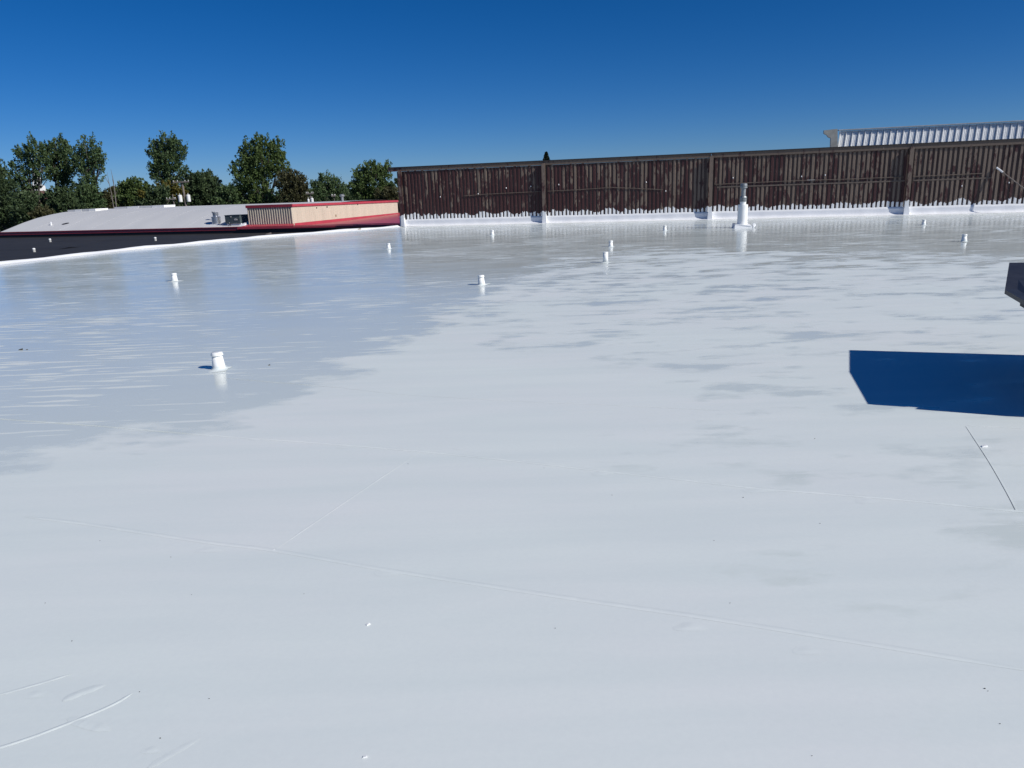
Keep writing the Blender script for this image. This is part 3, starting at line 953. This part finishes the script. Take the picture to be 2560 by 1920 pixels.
# ------------------------------------------------------------------ small debris
def chip(px_, py_, size, label, mat='vent_white', z=0.0, name='paper_scrap', rz=.5, cat='debris'):
    P_ = onz(px_, py_, z)
    b_ = MB()
    s_ = size
    c_, n_ = math.cos(rz), math.sin(rz)
    R_ = lambda x, y, zz: (P_[0] + c_ * x - n_ * y, P_[1] + n_ * x + c_ * y, z + zz)
    b_.hexa([R_(-s_, -s_ * .5, .001), R_(s_, -s_ * .55, .001), R_(s_ * .9, s_ * .5, .001), R_(-s_ * .8, s_ * .6, .001),
             R_(-s_ * .9, -s_ * .45, .25 * s_), R_(s_ * .8, -s_ * .4, .6 * s_), R_(s_ * .8, s_ * .4, .7 * s_), R_(-s_ * .6, s_ * .5, .35 * s_)])
    o_ = b_.build(name, M[mat], None, loc=tuple(P_))
    tag(o_, label, cat)
    return o_
chip(920, 1562, .014, 'tiny white scrap lying on the open white roof below the slanted seam', rz=.7)
chip(912, 1893, .012, 'tiny white scrap at the bottom edge of the picture on the white roof', rz=.2)
chip(2460, 1117, .030, 'small white scrap beside the dark open joint at the right edge', rz=.1)
chip(683, 1376, .012, 'tiny white scrap at the corner where two seams meet', rz=.2)
chip(672, 586, .22, 'pale scrap of board lying on the black roof near the red eave', 'wood_grey', ZB, 'board_scrap', .1)
chip(740, 578, .14, 'tan scrap on the black roof under the corner of the red roof', 'tan', ZB, 'board_scrap', .2)
chip(4, 590, .16, 'white scrap on the black roof at the far left edge', 'vent_white', ZB, 'paper_scrap', .0)
chip(898, 574, .13, 'whitish lump on the far left corner of the white roof edge', 'tan', .12, 'coating_lump', .4)
chip(52, 874.5, .035, 'larger of two dark crumbs on the bluish wet coating at far left', 'speck', 0, 'dark_crumb', .1)
chip(67, 874.5, .018, 'smaller of two dark crumbs on the bluish wet coating at far left', 'speck', 0, 'dark_crumb', .4)
chip(673, 913, .018, 'single dark crumb on the wet coating right of the nearest vent', 'speck', 0, 'dark_crumb', .2)
b = MB()
for px_, py_, s_ in [(180, 1603, .006), (349, 1730, .005), (523, 1747, .005), (401, 1846, .006), (250, 1352, .005), (427, 1393, .005), (1388, 1571, .005), (1825, 1508, .005), (2238, 1621, .007),
                     (2462, 1722, .007), (2470, 1728, .004), (1858, 1244, .008), (2050, 1309, .006), (1785, 1352, .005), (2037, 1097, .008), (1530, 1238, .006), (113, 1508, .005),
                     (1360, 1170, .005), (2500, 1810, .005), (2030, 1890, .004), (1020, 1160, .006), (760, 1485, .004), (479, 1487, .004)]:
    P_ = onz(px_, py_)
    s_ *= .45
    b.box(P_[0] - s_, P_[0] + s_, P_[1] - s_ * .6, P_[1] + s_ * .6, .001, .001 + s_)
tag(b.build('grit', M['speck']), 'scattered dark specks of grit on the white roof', kind='stuff')

# ------------------------------------------------------------------ trees
def leaf_mesh(name, C, DIR, size, shade, mat, parent, flat=.0):
    n = len(C)
    a = RNG.normal(size=(n, 3)); a /= np.linalg.norm(a, axis=1)[:, None]
    a = a * .6 + DIR * .7
    a /= np.linalg.norm(a, axis=1)[:, None]
    bvec = np.cross(a, RNG.normal(size=(n, 3)))
    bvec /= np.linalg.norm(bvec, axis=1)[:, None] + 1e-9
    L_ = (size * RNG.uniform(.7, 1.3, n))[:, None]
    V = np.stack([C - a * L_ * .6, C + bvec * L_ * .42, C + a * L_ * .75, C - bvec * L_ * .42], 1).reshape(-1, 3)
    off = parent_world(parent) if parent is not None else np.zeros(3)
    V = (V - off).astype(np.float32)
    me_ = bpy.data.meshes.new(name)
    me_.vertices.add(4 * n); me_.vertices.foreach_set('co', V.ravel())
    me_.loops.add(4 * n); me_.loops.foreach_set('vertex_index', np.arange(4 * n, dtype=np.int32))
    me_.polygons.add(n)
    me_.polygons.foreach_set('loop_start', np.arange(0, 4 * n, 4, dtype=np.int32))
    me_.polygons.foreach_set('loop_total', np.full(n, 4, dtype=np.int32))
    at_ = me_.attributes.new('shade', 'FLOAT', 'FACE')
    at_.data.foreach_set('value', np.clip(shade, 0, 1).astype(np.float32))
    me_.materials.append(mat)
    me_.update(); me_.validate()
    o = bpy.data.objects.new(name, me_); COL.objects.link(o)
    if parent is not None: o.parent = parent
    return o

def px_lobes(lobes, Y):
    out = []
    for cx, cy, rx, ry in lobes:
        c = atY(cx, cy, Y)
        k = Y / FPX
        out.append((c, np.array([rx * k, rx * k * .85, ry * k])))
    return out

def make_crown(lobes, root, density=1.0, spiky=1.0, up=.7, leaf=.25, per=32):
    """leafy shoots that radiate out of each lobe"""
    CC, DD, SS = [], [], []
    for c, r in lobes:
        area = r[0] * r[2]
        n = max(8, int(area * 18 * density))
        q = RNG.normal(size=(n, 3)); q /= np.linalg.norm(q, axis=1)[:, None]
        rad = RNG.uniform(.12, 1, n) ** .5
        base = c + q * r * rad[:, None] * .92
        d = (base - c) / r + (c - root) * .06 + np.array([0, 0, up])
        d += RNG.normal(size=(n, 3)) * .28
        d /= np.linalg.norm(d, axis=1)[:, None]
        Ls = RNG.uniform(.35, 1.0, n) * (.55 + .75 * spiky * RNG.uniform(0, 1, n) ** 2)
        sh = RNG.normal(.55, .15, n)
        t = RNG.uniform(-.35, 1, (n, per))
        w = (.33 * (1.05 - .75 * np.clip(t, 0, 1)))[..., None]
        pts = base[:, None, :] + d[:, None, :] * (Ls[:, None] * t)[..., None] + RNG.normal(size=(n, per, 3)) * w * .6
        CC.append(pts.reshape(-1, 3)); DD.append(np.repeat(d, per, 0))
        SS.append((sh[:, None] + RNG.normal(0, .10, (n, per))).ravel())
    return np.concatenate(CC), np.concatenate(DD), np.concatenate(SS)

def limb(a, b, bend=.4):
    a, b = np.array(a, float), np.array(b, float)
    mid = a * .45 + b * .55 + np.array([random.uniform(-bend, bend), random.uniform(-bend, bend), -bend * .2])
    return [a, a * .7 + mid * .3, mid, b]

def tree(name, cat, lobes, Y, mat, label, group, bark='bark', density=1.0, spiky=1.0, up=.7, leaf=.20, r0=.3, trunk_px=None, per=32, fork=None):
    LB = px_lobes(lobes, Y)
    cx = np.mean([c[0] for c, r in LB]) if trunk_px is None else atY(trunk_px, 500, Y)[0]
    base = np.array([cx, Y, -6.0])
    t = thing(name, base, label, cat, group)
    zc = min(c[2] - r[2] * .5 for c, r in LB)
    zf = max(-4.5, min(zc, -1.0) if fork is None else fork)
    b_ = MB()
    top = np.array([cx + random.uniform(-.2, .2), Y, zf])
    b_.tube([base, base * .5 + top * .5 + np.array([.06, 0, 0]), top], [r0 * 1.25, r0, r0 * .85], 8)
    for c, r in LB:
        hi = c + np.array([0, 0, r[2] * .55])
        b_.tube(limb(top - np.array([0, 0, .2]), hi, .3), [r0 * .62, r0 * .5, r0 * .33, r0 * .07], 6)
        for k_ in range(5):
            q = RNG.normal(size=3); q /= np.linalg.norm(q); q[2] = abs(q[2])
            st = top * .4 + c * .6
            b_.tube(limb(st, c + q * r * .85, .25), [r0 * .26, r0 * .2, r0 * .12, r0 * .03], 5)
    b_.build('trunk', M[bark], t, smooth=True)
    C_, D_, S_ = make_crown(LB, top, density, spiky, up, leaf, per)
    leaf_mesh('crown', C_, D_, np.full(len(C_), leaf), S_, M[mat], t)
    return t

G1 = 'tall trees behind the barrel roof'
tree('maple_tree', 'tree', [(62, 400, 26, 36), (95, 380, 34, 38), (40, 432, 26, 34), (105, 425, 34, 30), (72, 455, 30, 26)], 112, 'leaf_maple',
     'tall dark maple, leftmost of the three joined crowns, the church steeple showing through it', G1, spiky=1.25, trunk_px=92, density=.72, fork=1.0)
tree('maple_tree', 'tree', [(150, 378, 30, 34), (128, 400, 22, 36), (172, 398, 22, 40), (150, 430, 34, 30), (165, 460, 24, 18)], 114, 'leaf_maple',
     'tall maple in the middle of the joined crowns at far left', G1, spiky=1.2, trunk_px=140, density=.95, fork=1.0)
tree('maple_tree', 'tree', [(222, 376, 28, 32), (205, 402, 22, 34), (240, 408, 22, 32), (222, 440, 30, 34), (250, 397, 14, 16), (215, 470, 30, 20)], 111, 'leaf_maple',
     'tall maple with ragged right side, rightmost of the three joined crowns', G1, spiky=1.5, trunk_px=222, density=.8, fork=1.0)
tree('broadleaf_tree', 'tree', [(-15, 440, 32, 50), (10, 485, 34, 50), (-10, 540, 45, 55), (30, 530, 30, 40)], 108, 'leaf_dark',
     'dark broad tree cut off by the left edge of the picture', G1, spiky=.5, density=1.3)
tree('maple_tree', 'tree', [(418, 362, 24, 28), (392, 378, 22, 34), (442, 380, 22, 34), (416, 405, 36, 34), (396, 430, 32, 24), (440, 432, 32, 24), (418, 455, 26, 18)], 116, 'leaf_maple',
     'tall spiky maple standing alone behind the utility pole with transformers', G1, spiky=1.6, up=.75, trunk_px=420, density=1.0, fork=2.0)
tree('maple_tree', 'tree', [(655, 372, 26, 32), (622, 385, 24, 36), (690, 380, 22, 32), (655, 410, 48, 38), (608, 425, 30, 34), (700, 415, 28, 30), (640, 460, 52, 40), (600, 475, 26, 24), (660, 505, 50, 30)], 112, 'leaf_green',
     'largest green tree with a round crown behind the corner of the cream siding', G1, spiky=1.25, up=.9, trunk_px=655, density=1.1)
tree('broadleaf_tree', 'tree', [(735, 452, 28, 26), (715, 462, 28, 30), (752, 462, 20, 28), (735, 495, 36, 32)], 109, 'leaf_olive',
     'lower olive brown tree tucked against the right side of the largest green tree', G1, spiky=.6, density=1.15)
tree('broadleaf_tree', 'tree', [(812, 458, 20, 26), (838, 466, 18, 26), (795, 478, 24, 24), (822, 495, 44, 30), (855, 488, 22, 26)], 116, 'leaf_maple',
     'middling tree with two pointed tops between the olive tree and the wall end', G1, spiky=1.5, up=1.2, density=1.1)
tree('broadleaf_tree', 'tree', [(930, 430, 30, 26), (905, 440, 26, 26), (960, 436, 26, 28), (925, 465, 46, 28), (895, 470, 24, 26), (940, 495, 46, 26)], 106, 'leaf_green',
     'round leafy tree directly left of the upper corner of the dark wall', G1, spiky=.8, density=1.15)
G2 = 'bushy trees along the back of the barrel roof'
for lob, Y, mt, lab, sp in [
    ([(70, 520, 45, 45), (95, 560, 50, 50)], 104, 'leaf_dark', 'dark bush low at left under the first tall maple', .5),
    ([(70, 490, 30, 22), (90, 497, 20, 16)], 118, 'leaf_rust', 'rusty brown bush glimpsed between the dark bushes at left', .5),
    ([(150, 500, 40, 36), (175, 530, 48, 40)], 105, 'leaf_dark', 'dark bush under the middle tall maple at left', .5),
    ([(215, 490, 34, 34), (225, 520, 40, 30)], 107, 'leaf_maple', 'blackish green bush under the rightmost tall maple, above the skylights', .6),
    ([(260, 497, 26, 24), (255, 520, 30, 24)], 109, 'leaf_olive', 'olive bush left of the bare dead trunks', .5),
    ([(100, 535, 20, 18), (120, 548, 24, 20)], 101.5, 'leaf_olive', 'yellowish low bush in front of the dark bushes at left', .5),
    ([(285, 492, 14, 22), (295, 510, 18, 22)], 113, 'leaf_olive', 'slim brownish bush right beside the bare dead trunks', .5),
    ([(335, 466, 24, 22), (312, 478, 18, 22), (356, 478, 20, 24), (335, 503, 44, 28)], 110, 'leaf_green', 'rounded green tree between the dead trunks and the spiky maple', .5),
    ([(395, 488, 34, 24), (385, 512, 40, 22)], 106, 'leaf_dark', 'dark green bush in front of the spiky maple trunk', .5),
    ([(420, 474, 24, 16), (444, 480, 18, 18)], 107.5, 'leaf_yellow', 'yellow turning foliage at the foot of the spiky maple', .8),
    ([(357, 486, 11, 10)], 105, 'leaf_yellow', 'small yellow patch of leaves left of the spiky maple', .6),
    ([(490, 450, 26, 20), (470, 468, 24, 26), (500, 475, 34, 30), (480, 505, 44, 26)], 112, 'leaf_dark', 'dark leafy tree right behind the utility pole with transformers', .6),
    ([(527, 450, 12, 20), (535, 470, 20, 26), (530, 500, 32, 28)], 113, 'leaf_dark', 'dark tree with a pointed tip left of the largest green tree', 1.3),
    ([(570, 485, 26, 22), (565, 510, 36, 24)], 110, 'leaf_maple', 'mid green bush at the left foot of the largest green tree', .5),
    ([(775, 500, 20, 24), (760, 512, 24, 18)], 113, 'leaf_dark', 'dark bush behind the small pole with white transformers', .5),
    ([(850, 505, 30, 18), (880, 505, 26, 20)], 112, 'leaf_dark', 'dark bush behind the vent pipe above the cream siding', .5),
    ([(968, 490, 30, 20), (985, 500, 28, 18)], 104, 'leaf_olive', 'brownish clipped bush just left of the dark wall end', .3),
]:
    tree('bush_tree', 'bush', lob, Y, mt, lab, G2, spiky=sp, density=1.35, r0=.14, up=.45, leaf=.24)

# spruce tip behind the wall
sp = thing('spruce_tree', (*atY(1366, 400, 118)[:2], -6.0), 'pointed top of a dark spruce showing above the dark wall', 'tree')
tipz = atY(1366, 382, 118)[2]
b = MB(); b.tube([(sp.location[0], 118, -6), (sp.location[0], 118, tipz)], [.3, .03], 7); b.build('trunk', M['bark'], sp)
cc, dd = [], []
for i in range(1500):
    h = random.random() ** 1.8 * 7
    rr = (.10 + h * .72) * random.uniform(.35, 1.0)
    t_ = random.uniform(0, 6.283)
    for k_ in range(5):
        f_ = k_ / 5
        cc.append((sp.location[0] + rr * f_ * math.cos(t_), 118 + rr * f_ * math.sin(t_), tipz - h - rr * f_ * .25 + random.uniform(-.08, .08)))
        dd.append((math.cos(t_), math.sin(t_), .1))
leaf_mesh('crown', np.array(cc), np.array(dd), np.full(len(cc), .24), RNG.normal(.4, .25, len(cc)), M['leaf_spruce'], sp)

# farther wood closing the horizon
LB = []
for i in range(46):
    px_ = -260 + i * 46 + random.uniform(-14, 14)
    yh = 466 - .037 * (px_ - 1280)
    LB.append((px_, yh - 4 + random.uniform(-9, 7), random.uniform(26, 40), random.uniform(12, 22)))
    LB.append((px_ + 20, yh + 18, 40, 18))
LBw = px_lobes(LB, 190)
C_, D_, S_ = make_crown(LBw, np.array([0, 190, -6.0]), .38, .4, .5, .45, 20)
tag(leaf_mesh('far_wood', C_, D_, np.full(len(C_), .5), S_ * .8, M['leaf_dark'], None), 'far line of trees closing the horizon', kind='stuff')

# bare dead trunks
ds = thing('dead_tree', (*atY(288, 510, 107)[:2], -6.0), 'bare dead tree of thin leafless stems right of the tall maples', 'tree')
def pxs(lst, Y): return [atY(x, y, Y) for x, y in lst]
b = MB()
base_ = np.array(ds.location)
b.tube([base_] + pxs([(291, 520), (287, 480), (283, 450), (277, 423)], 107), [.11, .085, .07, .045, .012], 6)
b.build('stem', M['bark_pale'], ds)
b = MB()
b.tube([base_ + [-.3, 0, 0]] + pxs([(284, 518), (279, 485), (272, 455), (268, 430)], 107), [.08, .065, .05, .03, .01], 6)
b.tube(pxs([(273, 460), (266, 448), (261, 437)], 107), [.05, .03, .012], 5)
b.tube(pxs([(281, 500), (276, 488)], 107), [.05, .02], 5)
b.build('stem', M['bark_pale'], ds)
b = MB()
b.tube(pxs([(288, 490), (293, 478), (296, 470)], 107), [.05, .03, .012], 5)
b.tube(pxs([(284, 460), (281, 448)], 107), [.04, .015], 5)
b.build('twig', M['bark'], ds)

# steeple behind the left trees
st0 = atY(104, 505, 150)
stp = thing('church_steeple', (st0[0], 150, -6.0), 'white church steeple on a brick tower glimpsed through the left trees', 'steeple')
k = 150 / FPX
zy = lambda py: atY(100, py, 150)[2]
X0 = st0[0]
MB().box(X0 - 9 * k, X0 + 9 * k, 150 - .9, 150 + .9, -6, zy(477)).build('brick_tower', M['brick'], stp)
MB().box(X0 - 10 * k, X0 + 8.5 * k, 149.0, 151.0, zy(477), zy(464)).build('belfry', M['steeple'], stp)
MB().box(X0 - 8 * k, X0 + 3.5 * k, 149.3, 150.8, zy(464), zy(444)).build('lantern', M['steeple'], stp)
MB().lathe([(5.5 * k, 0), (4.5 * k, zy(424) - zy(444)), (.3 * k, zy(395) - zy(444))], (X0 - 3.5 * k, 150, zy(444)), 8).build('spire', M['steeple'], stp)

# utility poles
def upole(pxb, ytop, Y, label, arms, cans, r=.16, group='utility poles behind the barrel roof', armw=20):
    tp = atY(pxb, ytop, Y)
    bs_ = np.array([tp[0] + .25, Y, -6.0])
    t_ = thing('utility_pole', bs_, label, 'utility pole', group)
    b_ = MB(); b_.tube([bs_, tp], [r * 1.15, r * .8], 8); b_.build('pole', M['wood_grey'], t_)
    kk = Y / FPX
    for (dx0, dx1, py) in arms:
        z_ = atY(pxb, py, Y)[2]
        b_ = MB(); b_.box(tp[0] + dx0 * kk, tp[0] + dx1 * kk, Y - r - .12, Y - r, z_ - .07, z_ + .07); b_.build('crossarm', M['wood_grey'], t_)
        for q in (dx0 + 1, dx0 * .45, dx1 * .5, dx1 - 1):
            b_ = MB(); b_.lathe([(.05, 0), (.07, .08), (.03, .18)], (tp[0] + q * kk, Y - r - .06, z_ + .07), 8); b_.build('insulator', M['plate'], t_)
    for (dx, py0, py1, w) in cans:
        z0, z1 = atY(pxb, py1, Y)[2], atY(pxb, py0, Y)[2]
        c_ = (tp[0] + dx * kk, Y - .12, z0)
        b_ = MB(); b_.lathe([(w * .9, 0), (w, .05), (w, z1 - z0 - .08), (w * .6, z1 - z0)], c_, 14); o_ = b_.build('transformer', M['glass_white'], t_)
        b_ = MB(); b_.lathe([(.04, 0), (.06, .1), (.03, .2)], (c_[0], c_[1], z1), 8); b_.build('bushing', M['plate'], o_)
    return t_
upole(455, 455, 103, 'utility pole with a top crossarm and two white transformer drums', [(-20, 18, 455)], [(-9, 487, 505, .26), (11, 487, 505, .25)])
upole(431, 486, 102, 'short thin utility pole with one low crossarm, just left of the transformer pole', [(-15, 8, 498)], [], .09)
upole(775, 484, 104, 'dark utility pole with two whitish drums peeking over the cream siding', [(-9, 9, 484)], [(-5, 497, 507, .15), (4, 495, 507, .2)], .12)
upole(834, 488, 106, 'thin pale utility pole showing only its tip over the cream siding', [(-5, 5, 490)], [], .06)
